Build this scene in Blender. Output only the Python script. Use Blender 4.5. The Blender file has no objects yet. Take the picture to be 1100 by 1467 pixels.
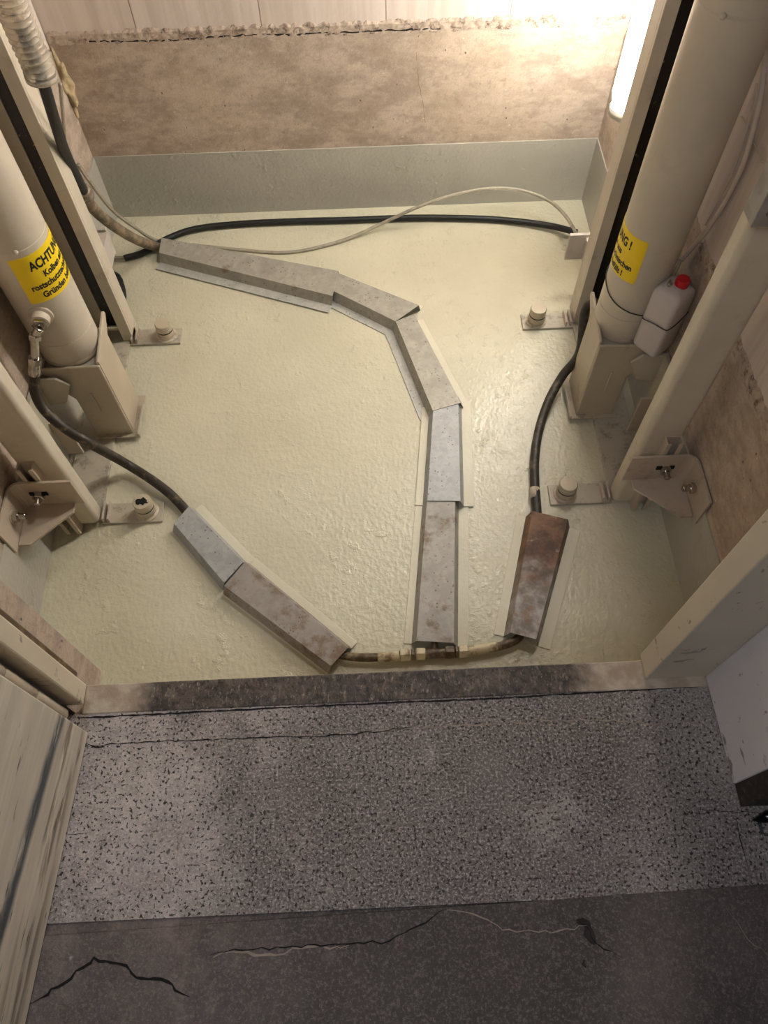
import bpy, bmesh, math, random
from mathutils import Vector, Euler, Matrix
random.seed(7)
S = bpy.context.scene
COL = S.collection
PI = math.pi
PIT = -0.5            # level of the pit floor; the hall floor is z = 0

# ------------------------------------------------------------------ camera
cam_d = bpy.data.cameras.new('camera'); cam = bpy.data.objects.new('camera', cam_d); COL.objects.link(cam)
F = 1080.0
cam_d.sensor_fit = 'VERTICAL'; cam_d.sensor_height = 36.0; cam_d.lens = 36.0 * F / 1467.0
cam_d.clip_start = 0.02
cam.location = (0, 0, 1.5)
cam.rotation_euler = tuple(math.radians(a) for a in (29.3807, 0.7118, -2.3804))
S.camera = cam
CM = Euler(cam.rotation_euler).to_matrix(); CO = Vector(cam.location)
def ray(x, y): return CM @ Vector(((x - 550) / F, -(y - 733.5) / F, -1.0))
def at_z(x, y, z):
    d = ray(x, y); return CO + d * ((z - CO.z) / d.z)
def at_y(x, y, Y):
    d = ray(x, y); return CO + d * (Y / d.y)
def at_x(x, y, X):
    d = ray(x, y); return CO + d * (X / d.x)

# ------------------------------------------------------------------ materials
def new_mat(name):
    m = bpy.data.materials.new(name); m.use_nodes = True
    nt = m.node_tree
    return m, nt, nt.nodes['Principled BSDF']
class NB:
    """small node builder working in world position"""
    def __init__(s, nt):
        s.nt = nt; s.geo = nt.nodes.new('ShaderNodeNewGeometry'); s.P = s.geo.outputs['Position']
    def n(s, t, **kw):
        nd = s.nt.nodes.new(t)
        for k, v in kw.items(): setattr(nd, k, v)
        return nd
    def link(s, a, b): s.nt.links.new(a, b)
    def setin(s, nd, i, v):
        if hasattr(v, 'links'): s.link(v, nd.inputs[i])
        else: nd.inputs[i].default_value = v
    def math(s, op, a, b=0.0, c=None, clamp=False):
        nd = s.n('ShaderNodeMath', operation=op, use_clamp=clamp)
        s.setin(nd, 0, a); s.setin(nd, 1, b)
        if c is not None: s.setin(nd, 2, c)
        return nd.outputs[0]
    def scale(s, sc, off=(0, 0, 0)):
        nd = s.n('ShaderNodeMapping'); s.link(s.P, nd.inputs[0])
        nd.inputs['Scale'].default_value = sc; nd.inputs['Location'].default_value = off
        return nd.outputs[0]
    def noise(s, sc, detail=4, rough=0.55, vec=None, dist=0.0):
        nd = s.n('ShaderNodeTexNoise'); s.link(vec or s.P, nd.inputs['Vector'])
        nd.inputs['Scale'].default_value = sc; nd.inputs['Detail'].default_value = detail
        nd.inputs['Roughness'].default_value = rough; nd.inputs['Distortion'].default_value = dist
        return nd.outputs['Fac']
    def voro(s, sc, vec=None, feature='F1', out='Distance', rnd=1.0):
        nd = s.n('ShaderNodeTexVoronoi', feature=feature); s.link(vec or s.P, nd.inputs['Vector'])
        nd.inputs['Scale'].default_value = sc; nd.inputs['Randomness'].default_value = rnd
        return nd.outputs[out]
    def ramp(s, f, lo, hi, inv=False):
        nd = s.n('ShaderNodeMapRange', interpolation_type='SMOOTHSTEP'); s.link(f, nd.inputs[0])
        nd.inputs[1].default_value = lo; nd.inputs[2].default_value = hi
        nd.inputs[3].default_value = 1.0 if inv else 0.0; nd.inputs[4].default_value = 0.0 if inv else 1.0
        return nd.outputs[0]
    def mix(s, f, a, b):
        nd = s.n('ShaderNodeMix', data_type='RGBA')
        s.setin(nd, 0, f)
        for i, v in ((6, a), (7, b)):
            if hasattr(v, 'links'): s.link(v, nd.inputs[i])
            else: nd.inputs[i].default_value = (*v[:3], 1)
        return nd.outputs[2]
    def xyz(s):
        nd = s.n('ShaderNodeSeparateXYZ'); s.link(s.P, nd.inputs[0]); return nd.outputs
    def bump(s, bsdf, h, strength, dist):
        nd = s.n('ShaderNodeBump'); s.link(h, nd.inputs['Height'])
        nd.inputs['Strength'].default_value = strength; nd.inputs['Distance'].default_value = dist
        s.link(nd.outputs[0], bsdf.inputs['Normal'])
def lin(r, g, b):
    f = lambda c: (c / 255 / 12.92) if c <= 10 else ((c / 255 + 0.055) / 1.055) ** 2.4
    return (f(r), f(g), f(b))

def simple(name, rgb, rough=0.5, metal=0.0, var=0.12, sc=30, bump=0.0, spec=0.5):
    m, nt, b = new_mat(name); k = NB(nt)
    d = tuple(c * (1 - var * 2) for c in rgb)
    k.link(k.mix(k.ramp(k.noise(sc, 5), .35, .65), d, rgb), b.inputs['Base Color'])
    b.inputs['Roughness'].default_value = rough; b.inputs['Metallic'].default_value = metal
    b.inputs['Specular IOR Level'].default_value = spec
    if bump: k.bump(b, k.noise(sc * 4, 4), bump, 0.002)
    return m

def pit_paint(name, base, dark, gloss=0.15, bumps=1.0):
    """thick roller-applied gloss paint over rough concrete"""
    m, nt, b = new_mat(name); k = NB(nt)
    c = k.mix(k.ramp(k.noise(3.2, 5), .3, .7), dark, base)
    speck = k.math('MULTIPLY', k.ramp(k.voro(7.0), .0, .018, True), k.ramp(k.noise(4, 2), .5, .6))
    c = k.mix(speck, c, lin(95, 85, 65))
    k.link(c, b.inputs['Base Color'])
    lump = k.math('MULTIPLY', k.ramp(k.noise(26, 4, .6), .52, .75), k.ramp(k.noise(5, 3), .42, .62))
    v = k.voro(95, k.scale((1, .7, 1)), 'SMOOTH_F1')
    h = k.math('ADD', k.math('MULTIPLY', k.noise(60, 5, .6), .75), k.math('MULTIPLY', lump, 1.1))
    h = k.math('ADD', h, k.math('MULTIPLY', v, .4))
    h = k.math('ADD', h, k.math('MULTIPLY', k.noise(7, 2), 1.2))
    k.bump(b, h, .55 * bumps, .006)
    k.link(k.math('ADD', k.math('MULTIPLY', k.noise(12, 3), .18), gloss - .05), b.inputs['Roughness'])
    return m

def steel_paint(name, base, dirt=lin(110, 85, 60), amt=.35, rough=.42):
    m, nt, b = new_mat(name); k = NB(nt)
    c = k.mix(k.ramp(k.noise(5, 4), .35, .7), tuple(x * .88 for x in base), base)
    st = k.math('MULTIPLY', k.ramp(k.noise(9, 6, .7), .56, .74), amt)
    c = k.mix(st, c, dirt)
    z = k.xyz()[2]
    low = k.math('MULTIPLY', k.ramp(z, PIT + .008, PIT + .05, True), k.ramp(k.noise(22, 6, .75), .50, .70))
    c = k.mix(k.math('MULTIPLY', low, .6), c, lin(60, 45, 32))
    sp = k.math('MULTIPLY', k.ramp(k.voro(26), .0, .05, True), k.ramp(k.noise(6, 2), .5, .58))
    c = k.mix(sp, c, lin(120, 80, 50))
    k.link(c, b.inputs['Base Color'])
    b.inputs['Roughness'].default_value = rough
    k.bump(b, k.noise(90, 3), .08, .002)
    return m

def galvanised(name, base=lin(168, 172, 172), rust=.25, seed=0):
    m, nt, b = new_mat(name); k = NB(nt)
    sv = k.scale((1, 1, 1), (seed, seed * .7, 0))
    f = k.voro(75, sv, out='Color')
    g = k.n('ShaderNodeRGBToBW'); k.link(f, g.inputs[0])
    c = k.mix(g.outputs[0], tuple(x * .78 for x in base), base)
    c = k.mix(k.ramp(k.noise(14, 5, .65, sv), .45, .7), c, tuple(x * .72 for x in base))
    dots = k.math('MULTIPLY', k.ramp(k.voro(70, sv), .08, .24, True), k.ramp(k.noise(12, 3, .6, sv), .44, .56))
    c = k.mix(k.math('MULTIPLY', dots, .75), c, lin(58, 50, 42))
    r = k.math('MULTIPLY', k.ramp(k.noise(11, 6, .7, k.scale((1, 1, 1), (seed * 3 + 4, 2, 0))), .72 - rust * .55, .86 - rust * .5), .8)
    c = k.mix(r, c, lin(108, 84, 62))
    k.link(c, b.inputs['Base Color'])
    k.link(k.math('MULTIPLY', k.math('SUBTRACT', 1.0, r), .25), b.inputs['Metallic'])
    b.inputs['Roughness'].default_value = .55
    k.bump(b, k.noise(70, 3, .5, sv), .1, .002)
    return m

def rusty(name):
    m, nt, b = new_mat(name); k = NB(nt)
    y = k.xyz()[1]
    up = k.ramp(k.math('ADD', y, k.math('MULTIPLY', k.noise(9, 5, .65), .35)), .98, 1.12)
    n = k.noise(16, 6, .7)
    g = k.mix(k.ramp(k.noise(28, 5), .35, .65), lin(120, 112, 104), lin(168, 164, 160))
    ru = k.mix(k.ramp(n, .35, .65), lin(72, 46, 30), lin(124, 88, 62))
    ru = k.mix(k.math('MULTIPLY', k.ramp(k.noise(40, 4), .6, .72), .6), ru, lin(165, 150, 135))
    msk = k.math('MAXIMUM', up, k.math('MULTIPLY', k.ramp(n, .5, .66), .75))
    k.link(k.mix(msk, g, ru), b.inputs['Base Color'])
    k.link(k.math('MULTIPLY', k.math('SUBTRACT', 1.0, msk), .4), b.inputs['Metallic'])
    b.inputs['Roughness'].default_value = .55
    k.bump(b, k.noise(80, 4), .25, .002)
    return m

def shaft_concrete(name, base=lin(192, 176, 160), dark=lin(162, 145, 129)):
    """board-marked cast concrete: faint horizontal board marks, blow holes, lime spots"""
    m, nt, b = new_mat(name); k = NB(nt)
    st = k.noise(7, 7, .72, k.scale((1, 1, 2.0)))
    c = k.mix(k.ramp(st, .36, .64), dark, base)
    c = k.mix(k.math('MULTIPLY', k.ramp(k.noise(2.2, 5, .6), .45, .65), .4), c, lin(196, 178, 154))
    c = k.mix(k.math('MULTIPLY', k.ramp(k.noise(60, 6, .8), .48, .68), .38), c, lin(124, 106, 90))
    c = k.mix(k.math('MULTIPLY', k.ramp(k.noise(85, 5, .8, k.scale((1, 1, 1), (3, 3, 3))), .54, .70), .3), c, lin(216, 200, 182))
    c = k.mix(k.math('MULTIPLY', k.ramp(k.noise(30, 5, .7, k.scale((.7, .7, 1.5), (4, 4, 4))), .55, .72), .45), c, lin(150, 128, 106))
    hole = k.math('MULTIPLY', k.ramp(k.voro(34, k.scale((1, 1, .8))), .05, .14, True), k.ramp(k.noise(6, 3), .5, .58))
    c = k.mix(k.math('MULTIPLY', hole, .75), c, lin(96, 78, 62))
    white = k.math('MULTIPLY', k.ramp(k.voro(22, k.scale((1, 1, 1.6), (3, 1, 2))), .04, .12, True), k.ramp(k.noise(7, 2), .48, .56))
    c = k.mix(k.math('MULTIPLY', white, .55), c, lin(232, 218, 202))
    k.link(c, b.inputs['Base Color'])
    b.inputs['Roughness'].default_value = .85
    h = k.math('ADD', k.math('MULTIPLY', st, .4), k.math('MULTIPLY', k.noise(75, 6, .75), .6))
    h = k.math('SUBTRACT', h, k.math('MULTIPLY', hole, .8))
    k.bump(b, h, .6, .008)
    return m

def rough_mortar(name):
    m, nt, b = new_mat(name); k = NB(nt)
    n = k.noise(38, 6, .75)
    v = k.voro(55)
    c = k.mix(k.ramp(n, .34, .52), lin(104, 88, 76), lin(184, 168, 152))
    c = k.mix(k.math('MULTIPLY', k.ramp(v, .5, .8), .4), c, lin(140, 118, 102))
    k.link(c, b.inputs['Base Color']); b.inputs['Roughness'].default_value = .95
    k.bump(b, k.math('ADD', n, k.math('MULTIPLY', v, .5)), .6, .008)
    return m

def upper_wall(name):
    """painted panels above the ledge: faint runs down, a seam every 0.3 m"""
    m, nt, b = new_mat(name); k = NB(nt)
    run = k.noise(6, 4, .6, k.scale((4, 4, .25)))
    c = k.mix(k.ramp(run, .35, .65), lin(196, 182, 170), lin(210, 198, 188))
    c = k.mix(k.math('MULTIPLY', k.ramp(k.noise(9, 5, .6, k.scale((5, 5, .3), (2, 0, 0))), .6, .70), .28), c, lin(176, 152, 134))
    o = k.xyz()
    fr = k.math('FRACT', k.math('MULTIPLY', k.math('ADD', k.math('ADD', o[0], o[1]), .335), 2.55))
    seam = k.ramp(k.math('ABSOLUTE', k.math('SUBTRACT', fr, .5)), .0, .008, True)
    c = k.mix(k.math('MULTIPLY', seam, .8), c, lin(110, 88, 72))
    k.link(c, b.inputs['Base Color']); b.inputs['Roughness'].default_value = .7
    k.bump(b, k.math('SUBTRACT', k.noise(40, 4), seam), .25, .004)
    return m

def hall_concrete(name, base, dark, pits, tint=lin(100, 84, 84)):
    m, nt, b = new_mat(name); k = NB(nt)
    o = k.xyz()
    big = k.noise(3.2, 6, .65)
    c = k.mix(k.ramp(big, .38, .62), dark, base)
    # darkest across the middle, less so to the right, with ragged edges
    wob = k.math('MULTIPLY', k.math('SUBTRACT', k.noise(3.5, 6, .65), .5), 1.1)
    xx = k.math('ADD', o[0], wob)
    mid = k.math('SUBTRACT', k.ramp(xx, -.42, -.08), k.math('MULTIPLY', k.ramp(xx, .30, .62), .45))
    c = k.mix(k.math('MULTIPLY', mid, .9), c, tuple(x * .34 for x in dark))
    c = k.mix(k.math('MULTIPLY', k.ramp(k.noise(5, 6, .7, k.scale((1, .6, 1), (5, 9, 0))), .48, .62), .5), c, tuple(x * .6 for x in tint))
    c = k.mix(k.math('MULTIPLY', k.ramp(k.noise(6, 6, .7, k.scale((1, .7, 1), (2, 3, 0))), .52, .64), .45), c, lin(72, 70, 60))
    c = k.mix(k.math('MULTIPLY', k.ramp(k.noise(5, 6, .7, k.scale((1, .9, 1), (12, 3, 0))), .56, .68), .4), c, base)
    fine = k.noise(210, 4, .75)
    c = k.mix(k.math('MULTIPLY', k.ramp(k.noise(34, 6, .75), .36, .62), .4), c, tuple(x * .62 for x in dark))
    c = k.mix(k.math('MULTIPLY', k.ramp(fine, .47, .66), .6 if pits > .5 else .45), c, tuple(min(1, x * 1.35) for x in base))
    dens = k.ramp(k.noise(6, 4, .6), .25, .5)
    p1 = k.ramp(k.noise(165, 2, .5, k.scale((1, 1, 1), (.4, .1, 0))), .34, .43, True)
    p2 = k.ramp(k.noise(88, 2, .5, k.scale((1, .8, 1), (.4, .1, 0))), .27, .35, True)
    pit = k.math('MULTIPLY', k.math('MAXIMUM', p1, p2), dens)
    c = k.mix(k.math('MULTIPLY', pit, pits), c, lin(40, 34, 31))
    ws = k.math('MULTIPLY', k.ramp(k.voro(17, k.scale((1, 1, 1), (7, 3, 0))), .03, .10, True), k.ramp(k.noise(21, 2), .58, .63))
    c = k.mix(k.math('MULTIPLY', ws, .8), c, lin(190, 188, 184))
    k.link(c, b.inputs['Base Color'])
    k.link(k.math('ADD', k.math('MULTIPLY', k.noise(20, 3, .6), .3), .5), b.inputs['Roughness'])
    h = k.math('SUBTRACT', k.math('MULTIPLY', fine, .6 * max(.35, pits)), k.math('MULTIPLY', pit, .8 * pits))
    k.bump(b, h, .6, .004)
    return m

def sill_mat(name):
    m, nt, b = new_mat(name); k = NB(nt)
    o = k.xyz()
    n = k.noise(14, 6, .7)
    c = k.mix(k.ramp(n, .35, .65), lin(52, 46, 42), lin(96, 84, 76))
    c = k.mix(k.math('MULTIPLY', k.ramp(k.noise(30, 6, .75, k.scale((2.2, .8, 1))), .5, .66), .6), c, lin(140, 128, 116))
    c = k.mix(k.math('MULTIPLY', k.ramp(k.noise(70, 6, .8), .48, .6), .8), c, lin(34, 29, 26))
    c = k.mix(k.math('MULTIPLY', k.ramp(k.noise(95, 5, .8, k.scale((1.6, .7, 1), (4, 4, 0))), .56, .66), .7), c, lin(168, 156, 142))
    e = k.math('ADD', k.math('ABSOLUTE', k.math('ADD', o[0], .04)), k.math('MULTIPLY', k.noise(10, 5, .7), .16))
    c = k.mix(k.ramp(e, .49, .56), c, k.mix(k.ramp(k.noise(25, 4), .4, .7), lin(160, 142, 124), lin(188, 176, 158)))
    ws = k.math('MULTIPLY', k.ramp(k.voro(24), .04, .16, True), k.ramp(k.noise(8, 2), .56, .62))
    c = k.mix(ws, c, lin(196, 190, 176))
    k.link(c, b.inputs['Base Color']); b.inputs['Roughness'].default_value = .55
    k.bump(b, k.noise(90, 5, .7), .4, .003)
    return m

def streaked_metal(name, base=lin(222, 212, 194)):
    """door cladding rubbed by trolleys: long level smears and a dark scuffed band"""
    m, nt, b = new_mat(name); k = NB(nt)
    o = k.xyz()
    s1 = k.noise(11, 5, .6, k.scale((1, .22, 2.4)))
    c = k.mix(k.ramp(s1, .38, .66), tuple(x * .8 for x in base), base)
    zz = k.math('ADD', k.math('ADD', o[2], k.math('MULTIPLY', o[1], .11)), k.math('MULTIPLY', k.noise(6, 4, .6), .025))
    band = k.ramp(k.math('ABSOLUTE', k.math('SUBTRACT', zz, .194)), .006, .024, True)
    c = k.mix(k.math('MULTIPLY', band, k.ramp(k.noise(22, 5, .65, k.scale((1, .3, 2.5))), .30, .5)), c, lin(78, 84, 86))
    low = k.ramp(k.math('ABSOLUTE', k.math('SUBTRACT', o[2], .07)), .02, .06, True)
    sc = k.math('MULTIPLY', k.math('MULTIPLY', k.ramp(k.noise(26, 4, .6, k.scale((1, .16, 1.6))), .47, .60), .8), low)
    c = k.mix(sc, c, lin(112, 96, 74))
    dk = k.math('MULTIPLY', k.ramp(k.noise(50, 3, .6, k.scale((1, .16, 1.2), (2, 2, 2))), .64, .70), .8)
    c = k.mix(dk, c, lin(70, 62, 52))
    k.link(c, b.inputs['Base Color'])
    b.inputs['Roughness'].default_value = .45; b.inputs['Metallic'].default_value = .15
    k.bump(b, s1, .08, .002)
    return m

def jamb_paint(name, base):
    m, nt, b = new_mat(name); k = NB(nt)
    c = k.mix(k.ramp(k.noise(4, 4), .35, .65), tuple(x * .9 for x in base), base)
    sm = k.math('MULTIPLY', k.ramp(k.noise(13, 5, .65, k.scale((1, 1, 1.8))), .6, .66), k.ramp(k.xyz()[2], .02, .35, True))
    c = k.mix(k.math('MULTIPLY', sm, .75), c, lin(78, 70, 62))
    ch = k.math('MULTIPLY', k.ramp(k.noise(45, 5, .7, k.scale((1, 1, .6))), .64, .68), .7)
    c = k.mix(ch, c, lin(96, 74, 58))
    k.link(c, b.inputs['Base Color']); b.inputs['Roughness'].default_value = .42
    return m

def grease(name):
    m, nt, b = new_mat(name); k = NB(nt)
    c = k.mix(k.ramp(k.noise(22, 6, .7), .62, .68), lin(16, 15, 15), lin(150, 142, 128))
    k.link(c, b.inputs['Base Color']); b.inputs['Roughness'].default_value = .35
    k.bump(b, k.noise(60, 4), .3, .003)
    return m

def hose_mat(name, base, dirt, lo=.5, hi=.7, sc=30):
    m, nt, b = new_mat(name); k = NB(nt)
    k.link(k.mix(k.ramp(k.noise(sc, 5, .7), lo, hi), base, dirt), b.inputs['Base Color'])
    b.inputs['Roughness'].default_value = .5
    k.bump(b, k.noise(120, 3), .1, .001)
    return m

def clear(name, tint=(.92, .9, .84), rough=.12, trans=.85, alpha=1.0):
    m, nt, b = new_mat(name); k = NB(nt)
    k.link(k.mix(k.ramp(k.noise(40, 3), .5, .75), tint, tuple(x * .7 for x in tint)), b.inputs['Base Color'])
    b.inputs['Roughness'].default_value = rough; b.inputs['IOR'].default_value = 1.4
    b.inputs['Transmission Weight'].default_value = trans
    return m

def emit(name, rgb, strength):
    m, nt, b = new_mat(name); k = NB(nt)
    b.inputs['Base Color'].default_value = (.9, .9, .9, 1)
    b.inputs['Emission Color'].default_value = (*rgb, 1); b.inputs['Emission Strength'].default_value = strength
    return m

M = {}
M['pit_floor'] = pit_paint('pit_floor_paint', lin(204, 200, 176), lin(194, 190, 166))
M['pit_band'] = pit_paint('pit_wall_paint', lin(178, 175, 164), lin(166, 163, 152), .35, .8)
M['concrete'] = shaft_concrete('shaft_concrete')
M['mortar'] = rough_mortar('rough_mortar')
M['upper'] = upper_wall('upper_wall_panels')
M['hall_rough'] = hall_concrete('exposed_aggregate', lin(192, 182, 177), lin(152, 142, 137), .95)
M['hall_smooth'] = hall_concrete('smooth_screed', lin(130, 117, 111), lin(94, 85, 81), .15)
M['crack'] = simple('crack_black', lin(22, 19, 18), .95)  # one near-black for cracks, ledge line, bolt rings, chips and slots
M['pale_crack'] = simple('crack_dust', lin(158, 144, 131), .95)
M['gouge'] = simple('dark_gouge', lin(52, 46, 43), .9, var=.25, sc=60)
M['wall_crack'] = simple('wall_crack', lin(140, 120, 102), .95)
M['sill'] = sill_mat('sill_concrete')
M['cream'] = steel_paint('cream_steel', lin(202, 193, 174))
M['beige'] = steel_paint('beige_steel', lin(184, 176, 158))
M['bracket'] = steel_paint('bracket_steel', lin(190, 176, 158), amt=.5)
M['bolt'] = steel_paint('bolt_paint', lin(192, 180, 156), dirt=lin(64, 50, 38), amt=.95)
M['tab'] = simple('white_tab_paint', lin(190, 182, 172), .5, var=.05)
M['jamb'] = jamb_paint('jamb_paint', lin(206, 194, 172))
M['jamb_grey'] = jamb_paint('door_return_paint', lin(226, 222, 224))
M['door'] = streaked_metal('door_cladding')
M['galv'] = galvanised('galvanised_grey', lin(172, 174, 172), .08, 1)
M['galv_warm'] = galvanised('galvanised_warm', lin(174, 170, 158), .22, 2)
M['galv_worn'] = galvanised('galvanised_worn', lin(170, 166, 158), .38, 5)
M['galv_dirty'] = galvanised('galvanised_dirty', lin(160, 154, 146), .42, 8)
M['rust'] = rusty('rusty_cover')
M['flange_paint'] = pit_paint('painted_flange', lin(212, 208, 186), lin(202, 197, 174), .4, .25)
M['flange_grey'] = galvanised('flange_galvanised', lin(188, 188, 180), .15, 3)
M['grease'] = grease('black_grease')
M['cyl'] = steel_paint('cylinder_paint', lin(200, 190, 172), amt=.12, rough=.38)
M['cyl_base'] = steel_paint('pedestal_paint', lin(186, 174, 152), amt=.55)
M['label'] = simple('yellow_sticker', lin(246, 212, 12), .4, var=.02)
M['ink'] = simple('black_ink', lin(20, 18, 14), .5, var=.02)
M['zinc'] = simple('zinc_fitting', lin(196, 190, 180), .2, 1.0, .12, 40)
M['hose_l'] = hose_mat('dusty_hose', lin(44, 38, 30), lin(112, 98, 74))
M['hose_r'] = hose_mat('dusty_hose_right', lin(48, 44, 36), lin(104, 94, 76), .48, .72)
M['hose_blk'] = hose_mat('black_hose', lin(24, 24, 24), lin(70, 64, 56), .58, .8)
M['hose_tan'] = hose_mat('dirty_hose', lin(94, 82, 66), lin(150, 134, 110), .4, .65, 18)
M['conduit'] = hose_mat('corrugated_black', lin(22, 22, 20), lin(128, 122, 100), .66, .74, 16)
M['clear'] = clear('clear_plastic', (.95, .88, .76), .15, .72)
M['clear_thin'] = clear('cloudy_tube', (.62, .56, .46), .25, .6)
M['pipe'] = hose_mat('painted_pipe', lin(128, 106, 74), lin(196, 186, 154), .38, .55, 24)
M['pipe_dirty'] = hose_mat('grimy_pipe', lin(70, 54, 34), lin(140, 122, 90), .45, .7, 30)
M['plastic'] = simple('milky_plastic', lin(190, 182, 177), .4, var=.02, sc=8)
M['red'] = simple('red_cap', lin(190, 22, 32), .35, var=.03)
M['wire'] = simple('tie_wire', lin(70, 60, 50), .5, .3)
M['cable'] = simple('grey_cable', lin(206, 192, 174), .5, var=.05)
M['lamp_cover'] = emit('lit_diffuser', (1.0, .955, .88), 28)
M['lamp_end'] = simple('lamp_end', lin(176, 172, 164), .5, var=.03)
M['housing'] = simple('lamp_housing', lin(200, 200, 196), .5)
M['greybox'] = simple('grey_box_paint', lin(150, 146, 140), .45)
M['brown'] = hose_mat('brown_seal', lin(86, 66, 44), lin(128, 104, 74))
M['brush'] = hose_mat('dark_seal', lin(44, 36, 30), lin(88, 76, 64), .5, .7, 60)
M['black'] = simple('gloss_black', lin(14, 14, 18), .12, var=.0)
M['shine'] = simple('polished_steel', lin(200, 200, 206), .12, 1.0)
M['foam'] = simple('yellow_foam', lin(200, 180, 142), .9, var=.2, sc=40, bump=.6)

# ------------------------------------------------------------------ helpers
def obj(name, bm, mats, parent=None, smooth=False, bevel=0.0, solid=0.0, auto=None):
    me = bpy.data.meshes.new(name)
    bmesh.ops.recalc_face_normals(bm, faces=bm.faces)
    bm.to_mesh(me); bm.free()
    for m in (mats if isinstance(mats, (list, tuple)) else [mats]): me.materials.append(m)
    o = bpy.data.objects.new(name, me); COL.objects.link(o)
    if smooth:
        for p in me.polygons: p.use_smooth = True
    if auto is not None:
        for p in me.polygons: p.use_smooth = True
        me.set_sharp_from_angle(angle=math.radians(auto))
    if parent is not None:
        o.parent = parent; o.matrix_parent_inverse = Matrix.Translation(parent.location).inverted()
    if solid:
        d = o.modifiers.new('thickness', 'SOLIDIFY'); d.thickness = solid; d.offset = 0
    if bevel:
        d = o.modifiers.new('edges', 'BEVEL'); d.width = bevel; d.segments = 2; d.limit_method = 'ANGLE'; d.angle_limit = .6
        if bevel > .005: d.segments = 5; d.harden_normals = True; [setattr(p, 'use_smooth', True) for p in me.polygons]
    return o
def tag(o, label, cat, group=None):
    o['label'] = label; o['category'] = cat; o['kind'] = 'thing'
    if group: o['group'] = group
    return o
def thing(name, loc, label, cat, group=None):
    o = bpy.data.objects.new(name, None); COL.objects.link(o); o.location = loc; o.empty_display_size = .05
    return tag(o, label, cat, group)
def struct(o, label, cat):
    o['kind'] = 'structure'; o['label'] = label; o['category'] = cat; return o
def box(bm, a, b, mi=0):
    x0, y0, z0 = a; x1, y1, z1 = b
    v = [bm.verts.new(p) for p in ((x0,y0,z0),(x1,y0,z0),(x1,y1,z0),(x0,y1,z0),(x0,y0,z1),(x1,y0,z1),(x1,y1,z1),(x0,y1,z1))]
    for f in ((0,3,2,1),(4,5,6,7),(0,1,5,4),(1,2,6,5),(2,3,7,6),(3,0,4,7)):
        bm.faces.new([v[i] for i in f]).material_index = mi
def B(a, b):
    bm = bmesh.new(); box(bm, a, b); return bm
def prism(bm, pts, d, mi=0):
    """closed polygon of 3-D points pushed along vector d"""
    d = Vector(d); n = len(pts)
    a = [bm.verts.new(Vector(p)) for p in pts]; b = [bm.verts.new(Vector(p) + d) for p in pts]
    bm.faces.new(a).material_index = mi; bm.faces.new(b[::-1]).material_index = mi
    for i in range(n):
        bm.faces.new((a[i], a[(i+1) % n], b[(i+1) % n], b[i])).material_index = mi
def spline(pts, per=10):
    P = [Vector(p) for p in pts]; P = [P[0]*2 - P[1]] + P + [P[-1]*2 - P[-2]]
    out = []
    for i in range(1, len(P) - 2):
        for k in range(per):
            t = k / per
            a, b, c, d = P[i-1], P[i], P[i+1], P[i+2]
            out.append(.5*((2*b) + (c - a)*t + (2*a - 5*b + 4*c - d)*t*t + (3*b - a - 3*c + d)*t**3))
    out.append(P[-2]); return out
def tube(bm, path, r, seg=14, cap=True, rf=None, mi=0):
    n = len(path); rings = []
    up = Vector((0.13, 0.31, 0.94))
    T0 = (path[1] - path[0]).normalized()
    N = (up - T0 * up.dot(T0)).normalized()
    for i, p in enumerate(path):
        T = (path[min(i+1, n-1)] - path[max(i-1, 0)]).normalized()
        N = (N - T * N.dot(T)).normalized(); Bn = T.cross(N)
        rr = rf(i) if rf else r
        rings.append([bm.verts.new(p + (N*math.cos(2*PI*k/seg) + Bn*math.sin(2*PI*k/seg))*rr) for k in range(seg)])
    for a, b in zip(rings, rings[1:]):
        for k in range(seg):
            bm.faces.new((a[k], a[(k+1) % seg], b[(k+1) % seg], b[k])).material_index = mi
    if cap:
        bm.faces.new(rings[0][::-1]); bm.faces.new(rings[-1])
def T(pts, r, per=10, seg=14, **kw):
    bm = bmesh.new(); tube(bm, spline(pts, per), r, seg, **kw); return bm
def lathe(bm, prof, centre, axis=(0, 0, 1), seg=40, mi=0):
    """prof: (radius, distance along axis)"""
    A = Vector(axis).normalized(); U = A.orthogonal().normalized(); W = A.cross(U); C = Vector(centre)
    rings = []
    for r, h in prof:
        rings.append([bm.verts.new(C + A*h + (U*math.cos(2*PI*k/seg) + W*math.sin(2*PI*k/seg))*max(r, 1e-5)) for k in range(seg)])
    for a, b in zip(rings, rings[1:]):
        for k in range(seg): bm.faces.new((a[k], a[(k+1) % seg], b[(k+1) % seg], b[k])).material_index = mi
    bm.faces.new(rings[0][::-1]).material_index = mi; bm.faces.new(rings[-1]).material_index = mi
def hexa(bm, centre, axis, r, h, chamfer=True):
    lathe(bm, [(r*.9, 0), (r, h*.12), (r, h*.88), (r*.9, h)], centre, axis, 6)

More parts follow.
